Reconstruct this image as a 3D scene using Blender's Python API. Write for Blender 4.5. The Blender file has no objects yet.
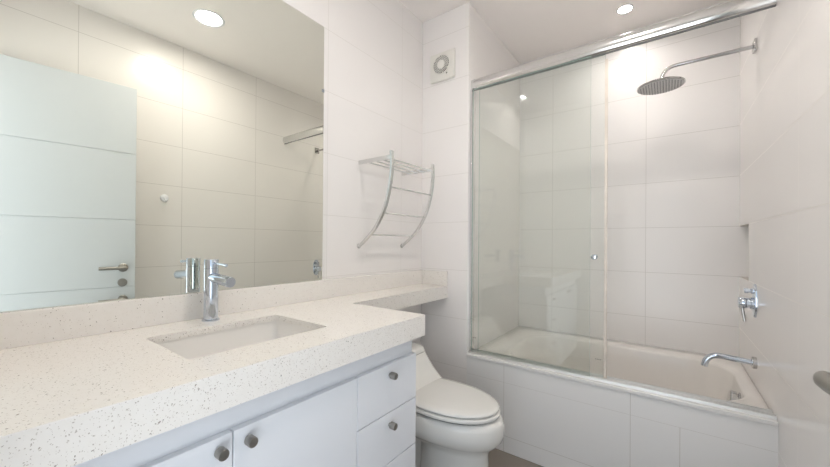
import bpy, bmesh, math
from mathutils import Vector, Matrix
C = bpy.context.scene.collection
SC = bpy.context.scene
PI = math.pi

# ---------------------------------------------------------------- dimensions (metres)
W = 1.643        # right wall
XC = 0.339       # width of the boxed pier left of the bath
YB = 1.953       # front of pier and bath
YD = 2.893       # far wall of the shower
ZC = 2.665       # ceiling
YN = -0.075      # near wall (doorway)

# ---------------------------------------------------------------- camera
F_PX, YAW, PITCH, ROLL = 349.43, 0.65977, 0.00381, 0.00734
cam_d = bpy.data.cameras.new('camera')
cam = bpy.data.objects.new('camera', cam_d); C.objects.link(cam)
cy, sy = math.cos(YAW), math.sin(YAW)
Fv = Vector((-sy, cy, 0)); Rv = Vector((cy, sy, 0)); Uv = Vector((0, 0, 1))
cp, sp = math.cos(PITCH), math.sin(PITCH)
F2 = Fv * cp + Uv * sp; U2 = Uv * cp - Fv * sp
cr, sr = math.cos(ROLL), math.sin(ROLL)
R3 = Rv * cr + U2 * sr; U3 = U2 * cr - Rv * sr
M = Matrix((R3, U3, -F2)).transposed().to_4x4()
M.translation = Vector((1.3077, 0, 1.1835))
cam.matrix_world = M
cam_d.sensor_width = 36.0
cam_d.lens = F_PX / 830 * 36
cam_d.shift_x = 17.97 / 830
cam_d.shift_y = 7.86 / 830
cam_d.clip_start = 0.02
SC.camera = cam

# ---------------------------------------------------------------- world, exposure
w = bpy.data.worlds.new('world'); SC.world = w; w.use_nodes = True
wn, wl = w.node_tree.nodes, w.node_tree.links           # daylit surroundings: cool sky above, added bright lower half to lift the ceiling
wt_, ws, wr = wn.new('ShaderNodeTexCoord'), wn.new('ShaderNodeSeparateXYZ'), wn.new('ShaderNodeValToRGB')
wl.new(wt_.outputs['Generated'], ws.inputs[0]); wl.new(ws.outputs[2], wr.inputs[0])
wr.color_ramp.elements[0].position = 0.0; wr.color_ramp.elements[0].color = (0.90, 0.95, 1.0, 1)
wr.color_ramp.elements[1].position = 0.06; wr.color_ramp.elements[1].color = (0.30, 0.36, 0.42, 1)
wl.new(wr.outputs[0], wn['Background'].inputs[0])
wn['Background'].inputs[1].default_value = 1.95
SC.view_settings.view_transform = 'Standard'
SC.view_settings.look = 'None'
SC.view_settings.gamma = 1
SC.view_settings.use_curve_mapping = False
SC.view_settings.exposure = 0.97
LAMP_MAIN, LAMP_SHOWER, LAMP_SMALL = 88.0, 225.0, 200.0
pl = bpy.data.lights.new('doorway_daylight', 'AREA'); pl.shape = 'RECTANGLE'
pl.size = 0.8; pl.size_y = 2.2; pl.cycles.is_portal = True
po = bpy.data.objects.new('doorway_daylight', pl); C.objects.link(po)
po.location = (1.225, YN - 0.1, 1.1); po.rotation_euler = (PI/2, 0, PI)

# ---------------------------------------------------------------- materials
def new_mat(name):
    m = bpy.data.materials.new(name); m.use_nodes = True
    return m, m.node_tree.nodes, m.node_tree.links, m.node_tree.nodes['Principled BSDF']
def plain(name, col, rough=0.5, metal=0.0, var=0.0, scale=8.0, spec=0.5, bump=0.0, coat=0.0):
    m, n, l, b = new_mat(name)
    b.inputs['Roughness'].default_value = rough
    b.inputs['Metallic'].default_value = metal
    b.inputs['Specular IOR Level'].default_value = spec
    b.inputs['Coat Weight'].default_value = coat
    g = n.new('ShaderNodeNewGeometry'); t = n.new('ShaderNodeTexNoise'); t.inputs['Scale'].default_value = scale
    l.new(g.outputs['Position'], t.inputs['Vector'])
    r = n.new('ShaderNodeMixRGB')
    r.inputs[1].default_value = (*[c * (1 - var) for c in col], 1)
    r.inputs[2].default_value = (*[min(1, c * (1 + var)) for c in col], 1)
    l.new(t.outputs['Fac'], r.inputs[0]); l.new(r.outputs[0], b.inputs['Base Color'])
    if bump:
        bp = n.new('ShaderNodeBump'); bp.inputs['Strength'].default_value = bump; bp.inputs['Distance'].default_value = 0.002
        l.new(t.outputs['Fac'], bp.inputs['Height']); l.new(bp.outputs[0], b.inputs['Normal'])
    return m
def mth(n, l, op, a, b=None):
    x = n.new('ShaderNodeMath'); x.operation = op
    for i, v in enumerate((a, b)):
        if v is None: continue
        if isinstance(v, (int, float)): x.inputs[i].default_value = v
        else: l.new(v, x.inputs[i])
    return x.outputs[0]
def tile_mat(name, hz, vt, col=(0.89, 0.858, 0.834), rough=0.27, gw=0.0022, axes=None, grout=(0.60, 0.57, 0.53)):
    """hz: (start, step) of the level joints in z; vt: (axis, start, step) or a list of plain
    positions (axis, [values]) for the upright joints."""
    m, n, l, b = new_mat(name)
    g = n.new('ShaderNodeNewGeometry'); s = n.new('ShaderNodeSeparateXYZ'); l.new(g.outputs['Position'], s.inputs[0])
    def rep(axis, st, step):
        v = mth(n, l, 'SUBTRACT', s.outputs[axis], st)
        v = mth(n, l, 'DIVIDE', v, step); v = mth(n, l, 'ADD', v, 0.5); v = mth(n, l, 'FRACT', v)
        v = mth(n, l, 'SUBTRACT', v, 0.5); v = mth(n, l, 'ABSOLUTE', v)
        return mth(n, l, 'MULTIPLY', v, step)
    d = None
    def add(x):
        nonlocal d
        d = x if d is None else mth(n, l, 'MINIMUM', d, x)
    for h in hz:
        if isinstance(h, tuple): add(rep(2, *h))
        else: add(mth(n, l, 'ABSOLUTE', mth(n, l, 'SUBTRACT', s.outputs[2], h)))
    for v in vt:
        ax = 'XYZ'.index(v[0])
        if isinstance(v[1], list):
            for q in v[1]: add(mth(n, l, 'ABSOLUTE', mth(n, l, 'SUBTRACT', s.outputs[ax], q)))
        else: add(rep(ax, v[1], v[2]))
    mr = n.new('ShaderNodeMapRange'); mr.inputs[1].default_value = gw * 0.35; mr.inputs[2].default_value = gw * 0.65
    l.new(d, mr.inputs[0])
    t = n.new('ShaderNodeTexNoise'); t.inputs['Scale'].default_value = 1.6; l.new(g.outputs['Position'], t.inputs['Vector'])
    c1 = n.new('ShaderNodeMixRGB'); c1.inputs[1].default_value = (*[c * 0.985 for c in col], 1); c1.inputs[2].default_value = (*[min(1, c * 1.015) for c in col], 1)
    l.new(t.outputs['Fac'], c1.inputs[0])
    mx = n.new('ShaderNodeMixRGB'); mx.inputs[1].default_value = (*grout, 1)
    l.new(mr.outputs[0], mx.inputs[0]); l.new(c1.outputs[0], mx.inputs[2]); l.new(mx.outputs[0], b.inputs['Base Color'])
    rr = n.new('ShaderNodeMapRange'); rr.inputs[3].default_value = 0.6; rr.inputs[4].default_value = rough
    l.new(mr.outputs[0], rr.inputs[0]); l.new(rr.outputs[0], b.inputs['Roughness'])
    bp = n.new('ShaderNodeBump'); bp.inputs['Strength'].default_value = 0.15; bp.inputs['Distance'].default_value = 0.001
    l.new(mr.outputs[0], bp.inputs['Height']); l.new(bp.outputs[0], b.inputs['Normal'])
    return m

MT = {}
MT['tile_left'] = tile_mat('tile_left', [(0.115, 0.3)], [('Y', [0.53, 1.13, 1.726])], grout=(0.68, 0.65, 0.61))
MT['tile_pier'] = tile_mat('tile_pier', [(0.115, 0.3)], [('Y', [2.55])], grout=(0.66, 0.63, 0.59))
MT['tile_far'] = tile_mat('tile_far', [(0.0965, 0.3)], [('X', 0.0, 0.594)])
MT['tile_right'] = tile_mat('tile_right', [(0.0965, 0.3)], [('Y', [0.50, 1.10, 1.70])], gw=0.0026, grout=(0.56, 0.53, 0.49), rough=0.25)
MT['tile_near'] = tile_mat('tile_near', [(0.0965, 0.3)], [('X', 0.2, 0.6)])
MT['tile_bath_lower'] = tile_mat('tile_bath_lower', [0.09], [('X', [0.5706, 1.1716, 1.351])], col=(0.87, 0.855, 0.84))
MT['tile_bath_upper'] = tile_mat('tile_bath_upper', [0.391], [('X', [0.5706, 1.1716])], col=(0.87, 0.855, 0.84))
MT['floor'] = tile_mat('floor_tile', [], [('X', 0.38, 0.6), ('Y', 0.75, 0.6)], col=(0.27, 0.235, 0.20), rough=0.4, grout=(0.18, 0.16, 0.14))
MT['ceiling'] = plain('ceiling_paint', (0.95, 0.90, 0.865), 0.6, var=0.01)
MT['white_paint'] = plain('white_lacquer', (0.84, 0.855, 0.89), 0.35, var=0.01)
MT['door_paint'] = plain('door_lacquer', (0.66, 0.685, 0.70), 0.45, var=0.01)
MT['chrome'] = plain('chrome', (0.60, 0.65, 0.72), 0.06, 1.0, var=0.02)
MT['satin_chrome'] = plain('satin_chrome', (0.52, 0.515, 0.51), 0.16, 1.0, var=0.03)
MT['rack_chrome'] = plain('rack_chrome', (0.70, 0.695, 0.68), 0.22, 1.0, var=0.03)
MT['nickel'] = plain('brushed_nickel', (0.36, 0.345, 0.32), 0.35, 1.0, var=0.06, scale=60)
MT['aluminium'] = plain('polished_aluminium', (0.74, 0.74, 0.735), 0.13, 1.0, var=0.02)
MT['track_aluminium'] = plain('track_aluminium', (0.86, 0.86, 0.85), 0.42, 1.0, var=0.02)
MT['ceramic'] = plain('ceramic', (0.83, 0.815, 0.78), 0.08, var=0.005)
MT['basin'] = plain('basin_ceramic', (0.90, 0.87, 0.83), 0.12, var=0.005)
MT['acrylic'] = plain('bath_acrylic', (0.83, 0.79, 0.75), 0.14, var=0.005)
MT['bath_sill'] = plain('bath_sill', (0.82, 0.80, 0.78), 0.2, var=0.005)
MT['plastic'] = plain('white_plastic', (0.80, 0.78, 0.72), 0.35, var=0.01)
MT['hook_plastic'] = plain('hook_plastic', (0.84, 0.85, 0.88), 0.25, var=0.01)
MT['dark'] = plain('dark_gap', (0.05, 0.045, 0.04), 0.7, var=0.05)
MT['grey_rubber'] = plain('rubber', (0.17, 0.17, 0.17), 0.6, var=0.1)
MT['nozzle_rubber'] = plain('nozzle_rubber', (0.26, 0.25, 0.245), 0.6, var=0.05)
MT['seal'] = plain('stained_seal', (0.80, 0.73, 0.65), 0.5, var=0.25, scale=14)
MT['nozzles'] = plain('nozzle_plate', (0.62, 0.60, 0.59), 0.4, 0.0, var=0.05)
# mirror
m, n, l, b = new_mat('mirror_silver'); MT['mirror'] = m
b.inputs['Base Color'].default_value = (0.885, 0.90, 0.825, 1); b.inputs['Metallic'].default_value = 1; b.inputs['Roughness'].default_value = 0.0
MT['mirror_edge'] = plain('mirror_edge', (0.45, 0.5, 0.45), 0.2, var=0.05)
# clear glass with the green cast of float glass
def glass(name, tint):
    m, n, l, b = new_mat(name); n.remove(b); out = n['Material Output']
    tr = n.new('ShaderNodeBsdfTransparent'); tr.inputs[0].default_value = (*tint, 1)
    gl = n.new('ShaderNodeBsdfGlossy'); gl.inputs['Roughness'].default_value = 0.01
    lw = n.new('ShaderNodeLayerWeight'); lw.inputs[0].default_value = 0.5
    f = mth(n, l, 'POWER', lw.outputs['Facing'], 5.0); f = mth(n, l, 'MULTIPLY', f, 0.95); f = mth(n, l, 'ADD', f, 0.045)
    mx = n.new('ShaderNodeMixShader'); l.new(f, mx.inputs[0]); l.new(tr.outputs[0], mx.inputs[1]); l.new(gl.outputs[0], mx.inputs[2])
    l.new(mx.outputs[0], out.inputs[0]); return m
MT['glass'] = glass('shower_glass', (0.984, 0.995, 0.987))
MT['glass_edge'] = plain('glass_edge', (0.42, 0.55, 0.49), 0.15, var=0.05)
# speckled quartz
def quartz():
    m, n, l, b = new_mat('speckled_quartz')
    g = n.new('ShaderNodeNewGeometry')
    nz = n.new('ShaderNodeTexNoise'); nz.inputs['Scale'].default_value = 160; l.new(g.outputs['Position'], nz.inputs['Vector'])
    sc = n.new('ShaderNodeVectorMath'); sc.operation = 'SCALE'; sc.inputs['Scale'].default_value = 0.006; l.new(nz.outputs['Color'], sc.inputs[0])
    ad = n.new('ShaderNodeVectorMath'); l.new(g.outputs['Position'], ad.inputs[0]); l.new(sc.outputs[0], ad.inputs[1])
    col = None
    base = n.new('ShaderNodeMixRGB'); base.inputs[1].default_value = (0.86, 0.82, 0.765, 1); base.inputs[2].default_value = (0.91, 0.875, 0.83, 1)
    n2 = n.new('ShaderNodeTexNoise'); n2.inputs['Scale'].default_value = 60; l.new(g.outputs['Position'], n2.inputs['Vector']); l.new(n2.outputs['Fac'], base.inputs[0])
    cur = base.outputs[0]
    for scale, keep, rad, c in ((150, 0.20, 0.24, (0.27, 0.22, 0.18)), (250, 0.28, 0.28, (0.46, 0.40, 0.34)), (340, 0.25, 0.34, (0.58, 0.52, 0.46)), (110, 0.04, 0.12, (0.14, 0.12, 0.10))):
        v = n.new('ShaderNodeTexVoronoi'); v.inputs['Scale'].default_value = scale; l.new(ad.outputs[0], v.inputs['Vector'])
        s = n.new('ShaderNodeSeparateColor'); l.new(v.outputs['Color'], s.inputs[0])
        a = mth(n, l, 'LESS_THAN', s.outputs[0], keep)
        r = mth(n, l, 'MULTIPLY', s.outputs[1], rad); r = mth(n, l, 'ADD', r, 0.06)
        d = mth(n, l, 'LESS_THAN', v.outputs['Distance'], r)
        f = mth(n, l, 'MULTIPLY', a, d); f = mth(n, l, 'MULTIPLY', f, 0.85)
        mx = n.new('ShaderNodeMixRGB'); l.new(f, mx.inputs[0]); l.new(cur, mx.inputs[1]); mx.inputs[2].default_value = (*c, 1)
        cur = mx.outputs[0]
    l.new(cur, b.inputs['Base Color']); b.inputs['Roughness'].default_value = 0.2
    return m
MT['quartz'] = quartz()
def emit(name, col, s):
    m, n, l, b = new_mat(name); n.remove(b)
    e = n.new('ShaderNodeEmission'); e.inputs[0].default_value = (*col, 1); e.inputs[1].default_value = s
    l.new(e.outputs[0], n['Material Output'].inputs[0]); return m

# ---------------------------------------------------------------- mesh helpers
def bx(bm, x0, x1, y0, y1, z0, z1, bev=0.0, seg=2, mi=0):
    t = bmesh.new(); bmesh.ops.create_cube(t, size=1)
    for v in t.verts:
        v.co = Vector((x0 + (v.co.x + .5) * (x1 - x0), y0 + (v.co.y + .5) * (y1 - y0), z0 + (v.co.z + .5) * (z1 - z0)))
    if bev: bmesh.ops.bevel(t, geom=t.edges[:], offset=bev, segments=seg, profile=0.5, affect='EDGES')
    merge(bm, t, mi)
def merge(bm, t, mi=0, mat=None):
    if mat is not None: bmesh.ops.transform(t, matrix=mat, verts=t.verts)
    mp = {}
    for v in t.verts: mp[v] = bm.verts.new(v.co)
    for f in t.faces:
        try:
            nf = bm.faces.new([mp[v] for v in f.verts]); nf.material_index = mi
        except ValueError: pass
    t.free()
def frame(d):
    d = d.normalized(); u = d.cross(Vector((0, 0, 1)))
    if u.length < 1e-4: u = Vector((1, 0, 0))
    u.normalize(); return u, d.cross(u).normalized()
def lathe(bm, o, d, prof, seg=32, mi=0):
    """prof: list of (distance along d, radius); revolved round the axis"""
    o = Vector(o); d = Vector(d).normalized(); u, v = frame(d); rings = []
    for a, r in prof:
        if r <= 1e-6: rings.append([bm.verts.new(o + d * a)]); continue
        rings.append([bm.verts.new(o + d * a + (u * math.cos(2*PI*k/seg) + v * math.sin(2*PI*k/seg)) * r) for k in range(seg)])
    for A, B in zip(rings, rings[1:]):
        for k in range(seg):
            k2 = (k + 1) % seg
            q = [A[k % len(A)], A[k2 % len(A)], B[k2 % len(B)], B[k % len(B)]]
            q = list(dict.fromkeys(q))
            if len(q) > 2:
                f = bm.faces.new(q); f.material_index = mi
    for R in (rings[0], rings[-1]):
        if len(R) > 2: bm.faces.new(R).material_index = mi
def tube(bm, pts, r, seg=16, sq=None):
    """sweep a circle (or a flat rectangle sq=(half u, half v)) along pts"""
    pts = [Vector(p) for p in pts]; rings = []; prev = None
    for i, p in enumerate(pts):
        d = (pts[min(i+1, len(pts)-1)] - pts[max(i-1, 0)]).normalized()
        if prev is None: u, v = frame(d)
        else:
            u = (prev - d * prev.dot(d)).normalized(); v = d.cross(u).normalized()
        prev = u
        if sq: offs = [u*sq[0] + v*sq[1], -u*sq[0] + v*sq[1], -u*sq[0] - v*sq[1], u*sq[0] - v*sq[1]]
        else: offs = [(u * math.cos(2*PI*k/seg) + v * math.sin(2*PI*k/seg)) * r for k in range(seg)]
        rings.append([bm.verts.new(p + o) for o in offs])
    for A, B in zip(rings, rings[1:]):
        for k in range(len(A)): bm.faces.new([A[k], A[(k+1) % len(A)], B[(k+1) % len(A)], B[k]])
    bm.faces.new(rings[0]); bm.faces.new(rings[-1])
def bend(p0, p1, p2, rad, n=8):
    """points of a rounded corner at p1"""
    p0, p1, p2 = Vector(p0), Vector(p1), Vector(p2)
    a = p1 + (p0 - p1).normalized() * rad; b = p1 + (p2 - p1).normalized() * rad
    return [(1-t)**2 * a + 2*t*(1-t) * p1 + t*t * b for t in [i / n for i in range(n + 1)]]
def loft(bm, rings, cap0=True, cap1=True, mi=0):
    R = [[bm.verts.new(p) for p in r] for r in rings]
    for A, B in zip(R, R[1:]):
        k_ = len(A)
        for k in range(k_):
            f = bm.faces.new([A[k], A[(k+1) % k_], B[(k+1) % k_], B[k]]); f.material_index = mi
    if cap0: bm.faces.new(R[0]).material_index = mi
    if cap1: bm.faces.new(R[-1]).material_index = mi
    return R
def rrect(x0, x1, y0, y1, r, z, n=8):
    out = []
    for cx, cy_, a0 in ((x1-r, y1-r, 0), (x0+r, y1-r, PI/2), (x0+r, y0+r, PI), (x1-r, y0+r, 1.5*PI)):
        for k in range(n + 1):
            a = a0 + PI/2 * k / n
            out.append(Vector((cx + r*math.cos(a), cy_ + r*math.sin(a), z)))
    return out
def obj(name, bm, mats, parent=None, smooth=40):
    bmesh.ops.recalc_face_normals(bm, faces=bm.faces[:])
    me = bpy.data.meshes.new(name); bm.to_mesh(me); bm.free()
    for mm in (mats if isinstance(mats, (list, tuple)) else [mats]): me.materials.append(MT[mm] if isinstance(mm, str) else mm)
    if smooth:
        me.shade_smooth() if hasattr(me, 'shade_smooth') else None
        me.set_sharp_from_angle(angle=math.radians(smooth))
    o = bpy.data.objects.new(name, me); C.objects.link(o)
    if parent:
        o.parent = parent
        base = parent
        inv = Matrix.Identity(4)
        while base: inv = Matrix.LocRotScale(base.location, base.rotation_euler, None) @ inv if base is parent else Matrix.LocRotScale(base.location, base.rotation_euler, None) @ inv; base = base.parent
        me.transform(inv.inverted())
    return o
def tag(o, label, cat, group=None):
    o['label'] = label; o['category'] = cat
    if group: o['group'] = group
    return o
def thing(name, label, cat, loc, group=None):
    o = bpy.data.objects.new(name, None); C.objects.link(o); o.location = loc; o.empty_display_size = 0.05
    return tag(o, label, cat, group)
def struct(name, bm, mats, parent=None, smooth=0):
    o = obj(name, bm, mats, parent, smooth)
    if not parent: o['kind'] = 'structure'
    return o
def B(): return bmesh.new()

# ---------------------------------------------------------------- room shell
T = 0.12
bm = B(); bx(bm, -T, W+T, YN-T, YD+T, -0.1, 0); struct('floor', bm, 'floor')
LAMPS = [(1.12, 1.057, 0.078), (1.088, 2.606, 0.036), (0.14, 0.43, 0.033)]     # x, y, radius of the recessed lights
bm = B()
cs = [bm.verts.new(p) for p in ((-T, YN-T, ZC), (W+T, YN-T, ZC), (W+T, YD+T, ZC), (-T, YD+T, ZC))]
es = [bm.edges.new((cs[i], cs[(i+1) % 4])) for i in range(4)]
for lx, ly, lr in LAMPS:
    rg = [bm.verts.new((lx + (lr+0.002)*math.cos(2*PI*k/40), ly + (lr+0.002)*math.sin(2*PI*k/40), ZC)) for k in range(40)]
    es += [bm.edges.new((rg[k], rg[(k+1) % 40])) for k in range(40)]
bmesh.ops.triangle_fill(bm, edges=es, use_beauty=True)
bx(bm, -T, W+T, YN-T, YD+T, ZC+0.07, ZC+0.12)
for (a, b_) in (((-T, YN-T), (W+T, YN-T+0.02)), ((-T, YD+T-0.02), (W+T, YD+T)), ((-T, YN-T), (-T+0.02, YD+T)), ((W+T-0.02, YN-T), (W+T, YD+T))): bx(bm, a[0], b_[0], a[1], b_[1], ZC, ZC+0.07)
struct('ceiling', bm, 'ceiling')
bm = B(); bx(bm, -T, 0, YN-T, YD+T, 0, ZC); struct('wall_left', bm, 'tile_left')
bm = B(); bx(bm, 0, XC, YB, YD, 0, ZC, 0.0015, 1); struct('wall_pier', bm, 'tile_pier')
bm = B(); bx(bm, 0, W+T, YD, YD+T, 0, ZC); struct('wall_far', bm, 'tile_far')
bm = B()                                                 # right wall with the recessed soap niche
NY0, NZ0, NZ1, ND = 2.588, 0.997, 1.2965, 0.095
bx(bm, W, W+T, YN-T, NY0, 0, ZC); bx(bm, W, W+T, NY0, YD, 0, NZ0); bx(bm, W, W+T, NY0, YD, NZ1, ZC); bx(bm, W+ND, W+T, NY0, YD, NZ0, NZ1)
struct('wall_right', bm, 'tile_right')
DX0, DX1, DZ = 0.82, 1.63, 2.21                         # doorway in the near wall
bm = B(); bx(bm, 0, DX0, YN-T, YN, 0, ZC); bx(bm, DX1, W, YN-T, YN, 0, ZC); bx(bm, DX0, DX1, YN-T, YN, DZ, ZC)
struct('wall_near', bm, 'tile_near')
bm = B(); bx(bm, DX0-0.05, DX0, YN, YN+0.012, 0, DZ+0.05, 0.002); bx(bm, DX0, DX1, YN, YN+0.012, DZ, DZ+0.05, 0.002); struct('trim_1', bm, 'white_paint')

# bath front: tiled upstand with two courses, white sill on top
bm = B(); bx(bm, XC, W, YB, YB+0.075, 0, 0.391); bx(bm, XC, W, YB, YB+0.075, 0.391, 0.492, mi=1)
struct('wall_bath_front', bm, ['tile_bath_lower', 'tile_bath_upper'])
bm = B(); bx(bm, XC-0.004, W, YB-0.008, YB+0.03, 0.492, 0.510, 0.003); struct('trim_2', bm, 'bath_sill')

# ---------------------------------------------------------------- door leaf, swung open towards the right wall
HX, HY, DANG, DW = 1.634, -0.02, math.radians(6.5), 0.80
droot = bpy.data.objects.new('door_1', None); C.objects.link(droot)
droot.location = (HX, HY, 0); droot.rotation_euler = (0, 0, DANG); droot['kind'] = 'structure'
MD = Matrix.LocRotScale(droot.location, droot.rotation_euler, None)
def dobj(name, bm, mats, parent, **k):
    bmesh.ops.transform(bm, matrix=MD, verts=bm.verts); return obj(name, bm, mats, parent, **k)
# leaf lies along local +y, room side faces local -x
bm = B()
gz = [0.01, 0.449, 0.884, 1.319, 1.756, 2.195]
bx(bm, -0.034, 0, 0, DW, 0.01, 2.195, 0.001, 1)
for a, b_ in zip(gz, gz[1:]): bx(bm, -0.038, -0.033, 0.0, DW, a + 0.002, b_ - 0.002, 0.0012, 1)
leaf = dobj('door_leaf', bm, 'door_paint', droot)
for (z, hl) in ((1.008, 'upper'), (0.803, 'lower')):
    yy = DW - 0.065
    bm = B(); lathe(bm, (-0.038, yy, z), (-1, 0, 0), [(0, 0.027), (0.006, 0.027), (0.009, 0.024)], 32)
    lathe(bm, (-0.046, yy, z), (-1, 0, 0), [(0, 0.011), (0.034, 0.011)], 20)
    tube(bm, [(-0.078, yy + 0.010, z), (-0.082, yy - 0.002, z), (-0.083, yy - 0.02, z), (-0.083, yy - 0.125, z)], 0.0105, 18)
    h = dobj('door_handle', bm, 'nickel', droot, smooth=50)
bm = B(); lathe(bm, (-0.038, DW - 0.068, 0.912), (-1, 0, 0), [(0, 0.026), (0.006, 0.026), (0.009, 0.023)], 32); dobj('lock_escutcheon', bm, 'nickel', droot)
bm = B(); bx(bm, -0.028, -0.008, DW, DW + 0.002, 0.95, 1.08); bx(bm, -0.028, -0.008, DW, DW + 0.002, 0.78, 0.83); dobj('latch_plate', bm, 'nickel', droot)

# ---------------------------------------------------------------- vanity cabinet
CF = 0.555; CE = 1.094
cab = thing('vanity_cabinet', 'white lacquered vanity cabinet with round knobs below the quartz worktop', 'cabinet', (0.28, 0.5, 0))
bm = B()
bx(bm, 0.004, 0.535, YN+0.003, CE, 0.10, 0.118); bx(bm, 0.004, 0.022, YN+0.003, CE, 0.118, 0.833)
bx(bm, 0.022, 0.535, CE-0.018, CE, 0.118, 0.833, 0.001, 1); bx(bm, 0.022, 0.535, YN+0.003, YN+0.02, 0.118, 0.833)
bx(bm, 0.520, 0.5365, YN+0.02, CE-0.018, 0.72, 0.833)
bx(bm, 0.022, 0.505, 0.77, 0.786, 0.118, 0.66)
bx(bm, 0.51, 0.535, 0.383, 0.395, 0.118, 0.768); bx(bm, 0.51, 0.535, 0.77, 0.786, 0.118, 0.768)
bx(bm, 0.05, 0.47, YN+0.003, CE-0.02, 0.0, 0.10)
obj('body', bm, 'white_paint', cab, smooth=0)
def knob(parent, y, z):
    bm = B(); lathe(bm, (CF, y, z), (1, 0, 0), [(0, 0.006), (0.006, 0.0055), (0.007, 0.0108), (0.008, 0.0118), (0.026, 0.0118), (0.028, 0.0105), (0.0282, 0)], 28)
    obj('knob', bm, 'nickel', parent)
for (y0, y1, ky, kz) in ((YN+0.004, 0.3875, 0.356, 0.7396), (0.3905, 0.7765, 0.4214, 0.7369)):
    bm = B(); bx(bm, 0.537, CF, y0, y1, 0.105, 0.7665, 0.001, 1); d = obj('door', bm, 'white_paint', cab, smooth=0)
    knob(d, ky, kz)
for (z0, z1) in ((0.6025, 0.7665), (0.4295, 0.5995), (0.2595, 0.4265), (0.105, 0.2565)):
    bm = B(); bx(bm, 0.537, CF, 0.7795, CE, z0, z1, 0.001, 1); d = obj('drawer', bm, 'white_paint', cab, smooth=0)
    knob(d, 0.935, {0.6025: 0.7305, 0.4295: 0.5606}.get(z0, (z0+z1)/2 + 0.03))

# ---------------------------------------------------------------- worktop: deep over the cabinet, narrow shelf over the toilet
CT, CBT, CD, SD, YE = 0.9145, 0.8375, 0.589, 0.2036, 1.102
SX0, SX1, SY0, SY1 = 0.165, 0.452, 0.338, 0.748
wt = thing('quartz_worktop', 'speckled off-white quartz worktop with a narrow shelf running on over the toilet', 'countertop', (0.3, 0.6, CBT))
bm = B()
y0 = YN + 0.002
outer = [(0.0012, y0), (CD, y0), (CD, YE), (SD, YE), (SD, YB-0.0015), (0.0012, YB-0.0015)]
hole = [(p.x, p.y) for p in rrect(SX0, SX1, SY0, SY1, 0.012, 0, 4)]
def ring(pts, z): return [bm.verts.new((x, y, z)) for x, y in pts]
CL = CT - 0.020
for z in (CT, CL):
    o_, h_ = ring(outer, z), ring(hole, z)
    es = [bm.edges.new((o_[i], o_[(i+1) % len(o_)])) for i in range(len(o_))] + [bm.edges.new((h_[i], h_[(i+1) % len(h_)])) for i in range(len(h_))]
    bmesh.ops.triangle_fill(bm, edges=es, use_beauty=True)
    if z == CT: ot, ht = o_, h_
    else: ob, hb = o_, h_
for A, Bb in ((ot, ob), (ht, hb)):
    for i in range(len(A)): bm.faces.new([A[i], A[(i+1) % len(A)], Bb[(i+1) % len(A)], Bb[i]])
slab = obj('slab', bm, 'quartz', wt, smooth=0)
bm = B()
def lpoly(pts, z0, z1):
    a = [bm.verts.new((x, y, z0)) for x, y in pts]; b_ = [bm.verts.new((x, y, z1)) for x, y in pts]
    bm.faces.new(a); bm.faces.new(b_)
    for i in range(len(a)): bm.faces.new([a[i], a[(i+1) % len(a)], b_[(i+1) % len(a)], b_[i]])
lpoly([(CD-0.02, y0), (CD, y0), (CD, YE), (SD, YE), (SD, YB-0.0015), (SD-0.02, YB-0.0015), (SD-0.02, YE-0.02), (CD-0.02, YE-0.02)], CBT, CL)
lpoly([(0.0012, YE), (SD-0.02, YE), (SD-0.02, YB-0.0015), (0.0012, YB-0.0015)], CBT, CBT+0.012)
obj('apron', bm, 'quartz', wt, smooth=0)
bm = B(); bx(bm, 0.0012, 0.0195, y0, YB-0.0015, CT, 1.004, 0.001, 1); bx(bm, 0.0195, SD, YB-0.0185, YB-0.0015, CT, 1.004, 0.001, 1)
obj('backsplash', bm, 'quartz', wt, smooth=30)

# sink bowl under the cut-out
SB = CT - 0.0205
bm = B(); e = 0.004
rings = [rrect(SX0-0.02, SX1+0.02, SY0-0.02, SY1+0.02, 0.03, SB-0.0005), rrect(SX0-e, SX1+e, SY0-e, SY1+e, 0.016, SB-0.0005),
         rrect(SX0-e, SX1+e, SY0-e, SY1+e, 0.016, SB-0.006), rrect(SX0+0.004, SX1-0.004, SY0+0.006, SY1-0.006, 0.03, SB-0.085),
         rrect(SX0+0.014, SX1-0.014, SY0+0.016, SY1-0.016, 0.04, SB-0.108), rrect(SX0+0.04, SX1-0.04, SY0+0.05, SY1-0.05, 0.04, SB-0.116),
         rrect(SX0+0.13, SX1-0.13, SY0+0.19, SY1-0.19, 0.012, SB-0.119)]
loft(bm, rings, cap0=False)
low = [[Vector((p.x, p.y, p.z)) for p in rings[0]], rrect(SX0-0.02, SX1+0.02, SY0-0.02, SY1+0.02, 0.03, SB-0.012), rrect(SX0-0.008, SX1+0.008, SY0-0.008, SY1+0.008, 0.03, SB-0.10), rrect(SX0+0.02, SX1-0.02, SY0+0.02, SY1-0.02, 0.04, SB-0.13)]
loft(bm, low, cap0=False)
sink = thing('sink_basin', 'rectangular undermount white ceramic sink set in the worktop', 'sink', ((SX0+SX1)/2, (SY0+SY1)/2, SB-0.13))
obj('bowl', bm, 'basin', sink, smooth=50)
bm = B(); lathe(bm, ((SX0+SX1)/2, (SY0+SY1)/2, SB-0.1188), (0, 0, 1), [(0, 0.023), (0.002, 0.023), (0.003, 0.017), (0.0025, 0)], 28); obj('drain', bm, 'chrome', sink)

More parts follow.
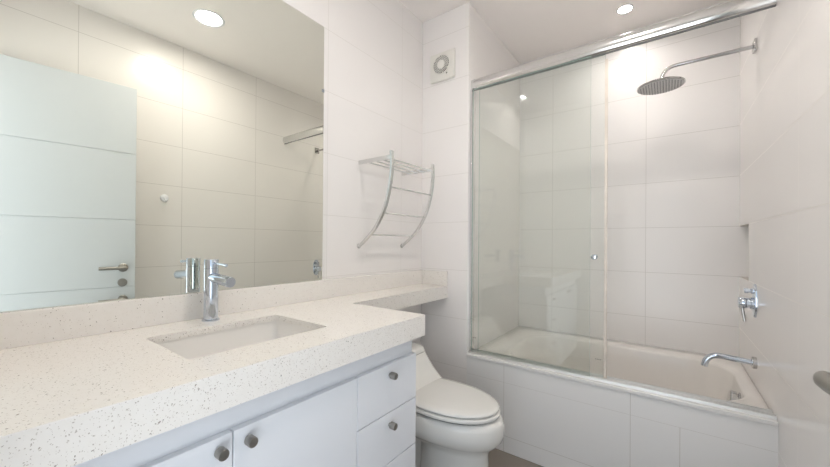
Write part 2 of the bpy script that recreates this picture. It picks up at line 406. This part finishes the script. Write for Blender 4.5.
# faucet
fx, fy = 0.077, 0.554
fa = thing('sink_faucet', 'chrome cylindrical single-lever faucet standing behind the sink', 'faucet', (fx, fy, CT))
bm = B(); lathe(bm, (fx, fy, CT+0.0002), (0, 0, 1), [(0, 0.0275), (0.004, 0.0275), (0.006, 0.025)], 40); obj('base_ring', bm, 'chrome', fa)
bm = B(); lathe(bm, (fx, fy, CT+0.005), (0, 0, 1), [(0, 0.0225), (0.171, 0.0225), (0.172, 0.0215), (0.174, 0.0215)], 48); obj('body', bm, 'chrome', fa)
bm = B(); lathe(bm, (fx, fy, CT+0.1785), (0, 0, 1), [(0, 0.0215), (0.001, 0.0225), (0.0275, 0.0225), (0.0295, 0.021), (0.0295, 0)], 48); obj('cap', bm, 'chrome', fa)
bm = B(); tube(bm, [(fx+0.01, fy, 1.1115), (fx+0.05, fy, 1.109), (fx+0.098, fy, 1.106)], 0.0038, 12)
lathe(bm, (fx+0.096, fy, 1.106), (1, 0, -0.06), [(0, 0.0038), (0.001, 0.0055), (0.009, 0.0055), (0.01, 0.004), (0.01, 0)], 16); obj('lever', bm, 'chrome', fa)
bm = B(); lathe(bm, (fx+0.012, fy, 1.062), (1, 0, -0.07), [(0, 0.0168), (0.120, 0.0168), (0.122, 0.016)], 32)
lathe(bm, (fx+0.1315, fy, 1.0537), (1, 0, -0.07), [(0, 0.0142), (-0.003, 0.0125), (-0.0035, 0)], 32); obj('spout', bm, 'chrome', fa)

# ---------------------------------------------------------------- mirror
mr = thing('wall_mirror', 'large frameless wall mirror resting on the quartz backsplash', 'mirror', (0.004, 0.5, 1.005))
bm = B(); bx(bm, 0.0012, 0.0062, YN+0.003, 1.0985, 1.0048, 2.2113)
for f in bm.faces:
    f.material_index = 0 if f.normal.x > 0.9 or f.calc_center_median().x > 0.006 else 1
obj('mirror_sheet', bm, ['mirror', 'mirror_edge'], mr, smooth=0)
bm = B(); bx(bm, 0.0014, 0.0085, 1.088, 1.1015, 1.898, 1.912, 0.001, 1); obj('mirror_clip', bm, 'chrome', mr)

# ---------------------------------------------------------------- bathtub
TZ = 0.508
tub = thing('bathtub', 'white built-in bathtub behind the tiled front and glass doors', 'bathtub', (1.0, 2.45, 0))
bm = B(); yf = YB + 0.076
def oring(z, in_=0.0): return rrect(XC+0.001+in_, W-0.001-in_, yf+in_, YD-0.001-in_, 0.004, z, 10)
def iring(dx0, dx1, dy, r, z): return rrect(0.505+dx0, 1.588-dx1, 2.066+dy, 2.752-dy, r, z, 10)
rings = [oring(0.47), oring(TZ-0.003), oring(TZ, 0.003),
         iring(-0.035, -0.02, -0.02, 0.20, TZ), iring(-0.03, -0.015, -0.015, 0.20, TZ-0.004), iring(-0.012, -0.006, -0.006, 0.20, TZ-0.005),
         iring(-0.002, 0, 0, 0.20, TZ-0.008), iring(0.006, 0.004, 0.005, 0.20, TZ-0.018), iring(0.03, 0.008, 0.014, 0.20, TZ-0.06),
         iring(0.09, 0.04, 0.035, 0.19, TZ-0.2), iring(0.15, 0.07, 0.055, 0.18, TZ-0.32), iring(0.19, 0.10, 0.08, 0.15, TZ-0.36), iring(0.26, 0.17, 0.14, 0.1, TZ-0.375)]
loft(bm, rings, cap0=False)
bx(bm, 0.45, 0.55, 2.2, 2.65, 0.0, 0.1); bx(bm, 1.40, 1.50, 2.2, 2.65, 0.0, 0.1)
loft(bm, [iring(0.18, 0.09, 0.07, 0.15, 0.10), iring(0.07, 0.02, 0.015, 0.19, 0.30), iring(-0.03, -0.015, -0.015, 0.2, 0.47), oring(0.47)], cap0=True, cap1=False)
obj('tub_shell', bm, 'acrylic', tub, smooth=50)
bm = B()
od = Vector((-1, 0, 0.12)).normalized()
lathe(bm, (1.585, 2.325, 0.432), od, [(0, 0.046), (0.014, 0.046), (0.015, 0.036), (0.020, 0.036), (0.021, 0.046), (0.040, 0.046), (0.044, 0.042), (0.045, 0)], 36)
obj('overflow_cover', bm, 'satin_chrome', tub)
bm = B(); lathe(bm, (1.25, 2.43, 0.1405), (0, 0, 1), [(0, 0.03), (0.003, 0.03), (0.005, 0.024), (0.005, 0)], 28); obj('drain', bm, 'chrome', tub)

# ---------------------------------------------------------------- shower screen: rail, tracks and two glass panels
scn = thing('shower_door_frame', 'aluminium header rail and bottom track spanning the bath opening', 'shower frame', (1.0, 2.0, 0.508))
bm = B()                                                 # header: rounded tube-like extrusion
prof = []
for k in range(20):
    a = -PI/2 + 2*PI*k/20
    prof.append((2.0 + 0.021*math.copysign(abs(math.cos(a))**0.8, math.cos(a)), 2.165 + 0.033*math.copysign(abs(math.sin(a))**0.8, math.sin(a))))
loft(bm, [[Vector((x, y, z)) for y, z in prof] for x in (XC+0.002, W-0.002)])
obj('header_rail', bm, 'aluminium', scn, smooth=60)
bm = B(); bx(bm, XC+0.004, W-0.002, 1.996, 2.003, 2.128, 2.134); obj('header_gasket', bm, 'grey_rubber', scn, smooth=0)  # thin dark strip along the underside of the rail
bm = B()
bx(bm, XC+0.002, W-0.002, 1.966, 2.034, 0.508, 0.512); bx(bm, XC+0.002, W-0.002, 1.966, 1.970, 0.512, 0.524); bx(bm, XC+0.002, W-0.002, 1.998, 2.002, 0.512, 0.521); bx(bm, XC+0.002, W-0.002, 2.030, 2.034, 0.512, 0.524)
obj('bottom_track', bm, 'track_aluminium', scn, smooth=0)
bm = B(); bx(bm, XC+0.001, XC+0.013, 1.975, 2.025, 0.525, 2.131, 0.001, 1); obj('side_jamb', bm, 'aluminium', scn)
def pane(bm, x0, x1, y0, y1, z0, z1):
    bx(bm, x0, x1, y0, y1, z0, z1)
    for f in bm.faces: f.material_index = 0 if abs(f.normal.y) > 0.9 else 1
    bm.normal_update()
    for f in bm.faces: f.material_index = 0 if abs(f.normal.y) > 0.9 else 1
g1 = thing('glass_panel', 'front clear glass shower panel, left edge against the tiled pier, without a knob', 'glass panel', (0.67, 1.984, 0.5135), 'glass shower panels')
bm = B(); pane(bm, 0.3535, 0.997, 1.986, 1.992, 0.5135, 2.131); obj('pane', bm, ['glass', 'glass_edge'], g1, smooth=0)
g2 = thing('glass_panel', 'rear sliding glass shower panel with a chrome knob and yellowed edge seal', 'glass panel', (0.72, 2.016, 0.5135), 'glass shower panels')
bm = B(); pane(bm, 0.3850, 1.058, 2.008, 2.014, 0.5135, 2.131); obj('pane', bm, ['glass', 'glass_edge'], g2, smooth=0)
bm = B(); bx(bm, 1.056, 1.069, 2.004, 2.018, 0.5145, 2.106, 0.002, 2); obj('edge_seal', bm, 'seal', g2)
bm = B(); lathe(bm, (1.013, 2.008, 1.119), (0, -1, 0), [(0, 0.009), (0.006, 0.008), (0.008, 0.012), (0.018, 0.013), (0.022, 0.010), (0.023, 0)], 28)
lathe(bm, (1.013, 2.014, 1.119), (0, 1, 0), [(0, 0.009), (0.006, 0.008), (0.008, 0.012), (0.018, 0.013), (0.022, 0.010), (0.023, 0)], 28); obj('knob', bm, 'chrome', g2)
for (x, y, g_) in ((0.368, 1.9858, g1), (1.03, 2.0078, g2)):      # tiny etched tempering marks, too small to read
    bm = B()
    for k, (dx, wd) in enumerate(((-0.012, 0.006), (-0.004, 0.010), (0.008, 0.008))): bx(bm, x+dx, x+dx+wd, y-0.0003, y, 0.604, 0.6075)
    obj('tempering_mark', bm, 'nickel', g_, smooth=0)

# ---------------------------------------------------------------- shower head, mixer, spout on the right wall
ya = 2.39
sh = thing('rain_shower_head', 'round chrome rain shower head on a bent wall arm', 'shower head', (W, ya, 2.146))
bm = B(); bx(bm, W-0.012, W, ya-0.026, ya+0.026, 2.12, 2.176, 0.002, 2); obj('wall_flange', bm, 'satin_chrome', sh)
bm = B()
tube(bm, [(W-0.01, ya, 2.146)] + bend((W, ya, 2.146), (1.287, ya, 2.146), (1.269, ya, 2.05), 0.055, 12) + [(1.2725, ya, 2.082)], 0.0095, 18)
obj('arm', bm, 'satin_chrome', sh, smooth=60)
bm = B(); lathe(bm, (1.2715, ya, 2.063), (0, 0, 1), [(0, 0.014), (0.01, 0.016), (0.02, 0.013), (0.027, 0.012)], 28); obj('swivel', bm, 'satin_chrome', sh)
bm = B(); lathe(bm, (1.2715, ya, 2.046), (0, 0, 1), [(0, 0.103), (0.002, 0.107), (0.008, 0.107), (0.0105, 0.104), (0.014, 0.06), (0.018, 0.018)], 64)
disc = obj('head_disc', bm, 'satin_chrome', sh)
bm = B(); lathe(bm, (1.2715, ya, 2.0445), (0, 0, 1), [(0, 0.101), (0.0015, 0.101)], 64)
for i in range(-8, 9):
    for j in range(-8, 9):
        if math.hypot(i, j) * 0.0125 < 0.097: lathe(bm, (1.2715 + i*0.0125, ya + j*0.0125, 2.0455), (0, 0, -1), [(0, 0.0028), (0.003, 0.002)], 6, mi=1)
obj('nozzle_plate', bm, ['nozzles', 'nozzle_rubber'], disc, smooth=0)

mx = thing('shower_mixer', 'chrome oval shower mixer valve with a hanging lever and diverter knob', 'mixer valve', (W, 2.392, 0.915))
bm = B()
ov = []
for k in range(48):
    a = 2*PI*k/48; c_, s_ = math.cos(a), math.sin(a)
    ov.append((0.036*math.copysign(abs(c_)**0.85, c_), 0.081*math.copysign(abs(s_)**0.85, s_)))
loft(bm, [[Vector((x, 2.392 + y*k_, 0.916 + z*k_)) for y, z in ov] for x, k_ in ((W, 1), (W-0.006, 1), (W-0.009, 0.95), (W-0.0095, 0.5))])
obj('escutcheon', bm, 'chrome', mx, smooth=35)
bm = B(); lathe(bm, (W-0.009, 2.392, 0.902), (-1, 0, 0), [(0, 0.029), (0.010, 0.029), (0.012, 0.025), (0.026, 0.025), (0.027, 0.022)], 36)
lathe(bm, (W-0.0365, 2.392, 0.902), (-1, 0, 0), [(0, 0.022), (0.001, 0.0265), (0.022, 0.0265), (0.025, 0.024), (0.026, 0)], 36); obj('cartridge_body', bm, 'chrome', mx)
bm = B(); tube(bm, [(W-0.047, 2.392, 0.882), (W-0.044, 2.392, 0.85), (W-0.038, 2.392, 0.812)], 0.0062, 14); obj('lever', bm, 'satin_chrome', mx)
bm = B(); lathe(bm, (W-0.009, 2.392, 0.963), (-1, 0, 0), [(0, 0.013), (0.008, 0.013), (0.010, 0.009), (0.017, 0.009), (0.018, 0.013), (0.031, 0.013), (0.033, 0.011), (0.033, 0)], 28); obj('diverter_knob', bm, 'chrome', mx)

sp_ = thing('bath_spout', 'long curved chrome bath spout below the mixer on the right wall', 'tub spout', (W, 2.375, 0.620))
bm = B(); lathe(bm, (W, 2.375, 0.621), (-1, 0, 0), [(0, 0.028), (0.013, 0.028), (0.0155, 0.0255), (0.016, 0.012)], 36); obj('wall_flange', bm, 'satin_chrome', sp_)
bm = B(); tube(bm, [(W-0.012, 2.375, 0.621)] + bend((W, 2.375, 0.621), (1.474, 2.375, 0.632), (1.452, 2.375, 0.565), 0.045, 12) + [(1.4555, 2.375, 0.568)], 0.0135, 22)
obj('spout_tube', bm, 'chrome', sp_, smooth=60)

# ---------------------------------------------------------------- toilet (under the shelf, facing away from the left wall)
TY = 1.50
def egg(x0, x1, hw, z, px=2.3, n=48, back=0.42):
    """plan outline: squarer at the wall end, elongated round nose"""
    cx = x0 + (x1-x0) * back; out = []
    for k in range(n):
        a = 2*PI*k/n; c_, s_ = math.cos(a), math.sin(a)
        if c_ >= 0: x = cx + (x1-cx) * abs(c_)**(2/2.05)
        else: x = cx - (cx-x0) * abs(c_)**(2/3.6)
        y = hw * math.copysign(abs(s_)**(2/(2.05 if c_ >= 0 else 3.0)), s_)
        out.append(Vector((x, TY + y, z)))
    return out
to = thing('toilet', 'white one-piece toilet with closed lid between vanity and bath', 'toilet', (0.4, TY, 0))
bm = B()
loft(bm, [egg(0.33, 0.69, 0.112, 0.0), egg(0.33, 0.685, 0.106, 0.03), egg(0.34, 0.672, 0.100, 0.12), egg(0.34, 0.668, 0.100, 0.225), egg(0.25, 0.678, 0.114, 0.254),
          egg(0.18, 0.706, 0.150, 0.276), egg(0.10, 0.731, 0.181, 0.305), egg(0.04, 0.739, 0.192, 0.335), egg(0.03, 0.738, 0.193, 0.37), egg(0.03, 0.728, 0.189, 0.396), egg(0.03, 0.700, 0.17, 0.4032)])
loft(bm, [rrect(0.012, 0.42, TY-0.05, TY+0.05, 0.03, z, 5) for z in (0.0, 0.15, 0.35)])
obj('bowl', bm, 'ceramic', to, smooth=60)
bm = B()                                                 # low tank flowing down to the seat
def tk(x1, hw, z, x0=0.012):
    return rrect(x0, x1, TY-hw, TY+hw, min(0.045, (x1-x0)*0.4), z, 6)
loft(bm, [tk(0.43, 0.165, 0.398), tk(0.375, 0.180, 0.425), tk(0.325, 0.190, 0.455), tk(0.280, 0.196, 0.49), tk(0.245, 0.199, 0.53), tk(0.220, 0.200, 0.565)])
obj('tank', bm, 'ceramic', to, smooth=60)
bm = B(); loft(bm, [tk(0.215, 0.196, 0.565), tk(0.215, 0.196, 0.5685)]); obj('tank_joint', bm, 'dark', to, smooth=0)
bm = B(); loft(bm, [tk(0.218, 0.200, 0.5685), tk(0.216, 0.200, 0.578), tk(0.212, 0.198, 0.590), tk(0.202, 0.190, 0.597), tk(0.18, 0.175, 0.600)]); lid = obj('tank_lid', bm, 'ceramic', to, smooth=60)
bm = B(); lathe(bm, (0.11, TY, 0.600), (0, 0, 1), [(0, 0.022), (0.004, 0.022), (0.005, 0.019), (0.005, 0)], 28); obj('flush_button', bm, 'chrome', lid)
bm = B(); loft(bm, [egg(0.26, 0.706, 0.172, 0.4030, back=.44), egg(0.26, 0.706, 0.172, 0.4095, back=.44)]); obj('seat_buffer', bm, 'dark', to, smooth=0)  # dark slab stands in for the shade between bowl and seat
bm = B(); loft(bm, [egg(0.25, 0.715, 0.180, 0.4090, back=.44), egg(0.25, 0.718, 0.183, 0.4120, back=.44), egg(0.25, 0.718, 0.183, 0.4230, back=.44), egg(0.25, 0.714, 0.179, 0.4265, back=.44)]); obj('seat', bm, 'ceramic', to, smooth=60)
bm = B(); loft(bm, [egg(0.26, 0.700, 0.167, 0.4265, back=.44), egg(0.26, 0.700, 0.167, 0.4305, back=.44)]); obj('seat_gap', bm, 'dark', to, smooth=0)
bm = B(); loft(bm, [egg(0.245, 0.708, 0.175, 0.4305, back=.44), egg(0.243, 0.713, 0.180, 0.4340, back=.44), egg(0.243, 0.713, 0.180, 0.4400, back=.44), egg(0.250, 0.703, 0.170, 0.4470, back=.44), egg(0.27, 0.67, 0.14, 0.4515, back=.44), egg(0.33, 0.58, 0.07, 0.4535, back=.44)]); obj('lid', bm, 'ceramic', to, smooth=70)
for s in (-1, 1):
    bm = B(); lathe(bm, (0.262, TY + s*0.055, 0.432), (0, s, 0), [(0, 0.012), (0.05, 0.012), (0.052, 0.010)], 18)
    obj('lid_hinge', bm, 'ceramic', to)

# ---------------------------------------------------------------- towel rack on the left wall
rk = thing('towel_rack', 'chrome wall towel rack with bowed uprights and a bar shelf', 'towel rack', (0, 1.53, 1.4))
ZS = 1.610; Y1, Y2 = 1.349, 1.730
def catmull(pts, n=8):
    P = [Vector(p) for p in pts]; P = [P[0]*2-P[1]] + P + [P[-1]*2-P[-2]]; out = []
    for i in range(1, len(P)-2):
        for k in range(n):
            t = k/n; a, b_, c_, d_ = P[i-1:i+3]
            out.append(0.5*((2*b_) + (c_-a)*t + (2*a-5*b_+4*c_-d_)*t*t + (3*b_-a-3*c_+d_)*t**3))
    out.append(P[-2]); return out
curve = [(0.224, 1.640), (0.226, 1.56), (0.214, 1.465), (0.182, 1.36), (0.124, 1.265), (0.055, 1.20), (0.001, 1.160)]
for y in (Y1, Y2):
    bm = B(); tube(bm, catmull([(x, y, z) for x, z in curve]), 0, sq=(0.0095, 0.0055)); up = obj('upright', bm, 'rack_chrome', rk, smooth=35)
    bm = B(); lathe(bm, (0.0005, y, 1.164), (1, 0, 0), [(0, 0.013), (0.004, 0.013), (0.005, 0.011)], 20); obj('wall_mount', bm, 'rack_chrome', up)
    bm = B(); tube(bm, [(0.001, y, ZS), (0.222, y, ZS)], 0, sq=(0.0055, 0.010)); sb = obj('side_bar', bm, 'rack_chrome', rk, smooth=0)
for x in (0.045, 0.095, 0.145, 0.195):
    bm = B(); tube(bm, [(x, Y1, ZS), (x, Y2, ZS)], 0.0045, 12); obj('shelf_bar', bm, 'rack_chrome', rk)
for x, z in ((0.213, 1.462), (0.168, 1.334), (0.082, 1.224)):
    bm = B(); tube(bm, [(x, Y1, z), (x, Y2, z)], 0.0042, 12); obj('cross_bar', bm, 'rack_chrome', rk)

# ---------------------------------------------------------------- extractor fan on the pier
fn = thing('extractor_fan', 'square white extractor fan high on the tiled pier', 'fan', (0.163, YB, 2.316))
cxf, czf = 0.157, 2.326
bm = B(); bx(bm, 0.073, 0.250, YB-0.022, YB, 2.225, 2.405, 0.006, 3); 
t = B(); lathe(t, (cxf, YB-0.022, czf), (0, -1, 0), [(0, 0.062), (0.004, 0.061), (0.005, 0.057), (0.001, 0.055), (0.001, 0.03)], 48); merge(bm, t)
obj('cover', bm, 'plastic', fn)
bm = B(); lathe(bm, (cxf, YB-0.0225, czf), (0, -1, 0), [(0, 0.056), (0.0012, 0.056)], 48); obj('grille_opening', bm, 'dark', fn, smooth=0)
bm = B()
for k in range(-5, 6):
    o_ = k * 0.0095; h = math.sqrt(max(0, 0.054**2 - o_**2)); a = math.radians(35)
    dx, dz = math.cos(a), math.sin(a); nx, nz = -dz, dx
    tube(bm, [(cxf + nx*o_ - dx*h, YB-0.0255, czf + nz*o_ - dz*h), (cxf + nx*o_ + dx*h, YB-0.0255, czf + nz*o_ + dz*h)], 0, sq=(0.0011, 0.0022))
obj('grille', bm, 'plastic', fn, smooth=0)
bm = B(); lathe(bm, (cxf, YB-0.0225, czf), (0, -1, 0), [(0, 0.027), (0.006, 0.027), (0.008, 0.024), (0.008, 0)], 36); obj('centre_cap', bm, 'plastic', fn)
bm = B(); lathe(bm, (0.197, YB-0.022, 2.262), (0, -1, 0), [(0, 0.0045), (0.001, 0.0045)], 14); obj('indicator', bm, 'dark', fn, smooth=0)

# ---------------------------------------------------------------- robe hook (seen in the mirror)
hk = thing('robe_hook', 'small round white robe hook on the right wall, seen in the mirror', 'hook', (W, 0.982, 1.49))
bm = B(); lathe(bm, (W, 0.982, 1.50), (-1, 0, 0), [(0, 0.027), (0.005, 0.027), (0.009, 0.022), (0.010, 0)], 36); obj('hook_plate', bm, 'hook_plastic', hk)
bm = B(); tube(bm, catmull([(W-0.008, 0.982, 1.50), (W-0.022, 0.982, 1.488), (W-0.032, 0.982, 1.474), (W-0.043, 0.982, 1.484)], 5), 0.006, 12); obj('hook_peg', bm, 'hook_plastic', hk)

# ---------------------------------------------------------------- recessed ceiling lights
def downlight(x, y, r, strength, col, label):
    t_ = thing('ceiling_light', label, 'ceiling light', (x, y, ZC), 'recessed ceiling lights')
    dp = 0.018 if r < 0.05 else 0.003
    bm = B(); lathe(bm, (x, y, ZC-0.0005), (0, 0, -1), [(-dp-0.006, 0), (-dp-0.006, r+0.0015), (0, r+0.0015), (0, r*1.22), (0.003, r*1.2), (0.004, r*1.02), (0.001, r), (-dp, r*0.93), (-dp-0.005, r*0.93), (-dp-0.005, 0)], 48); obj('trim_ring', bm, 'hook_plastic', t_)
    bm = B(); lathe(bm, (x, y, ZC+dp+0.002), (0, 0, -1), [(0, r*0.92), (0.002, r*0.92)], 48); obj('lens', bm, emit('lamp_glow', col, strength), t_, smooth=0)
downlight(*LAMPS[0], LAMP_MAIN, (1.0, 0.94, 0.88), 'largest round recessed ceiling light, over the middle of the room, mirrored above the vanity')
downlight(*LAMPS[1], LAMP_SHOWER, (1.0, 0.95, 0.90), 'small round recessed ceiling light over the bathtub')
downlight(*LAMPS[2], LAMP_SMALL, (1.0, 0.95, 0.9), 'small round recessed ceiling light above the vanity, glinting in the shower glass')
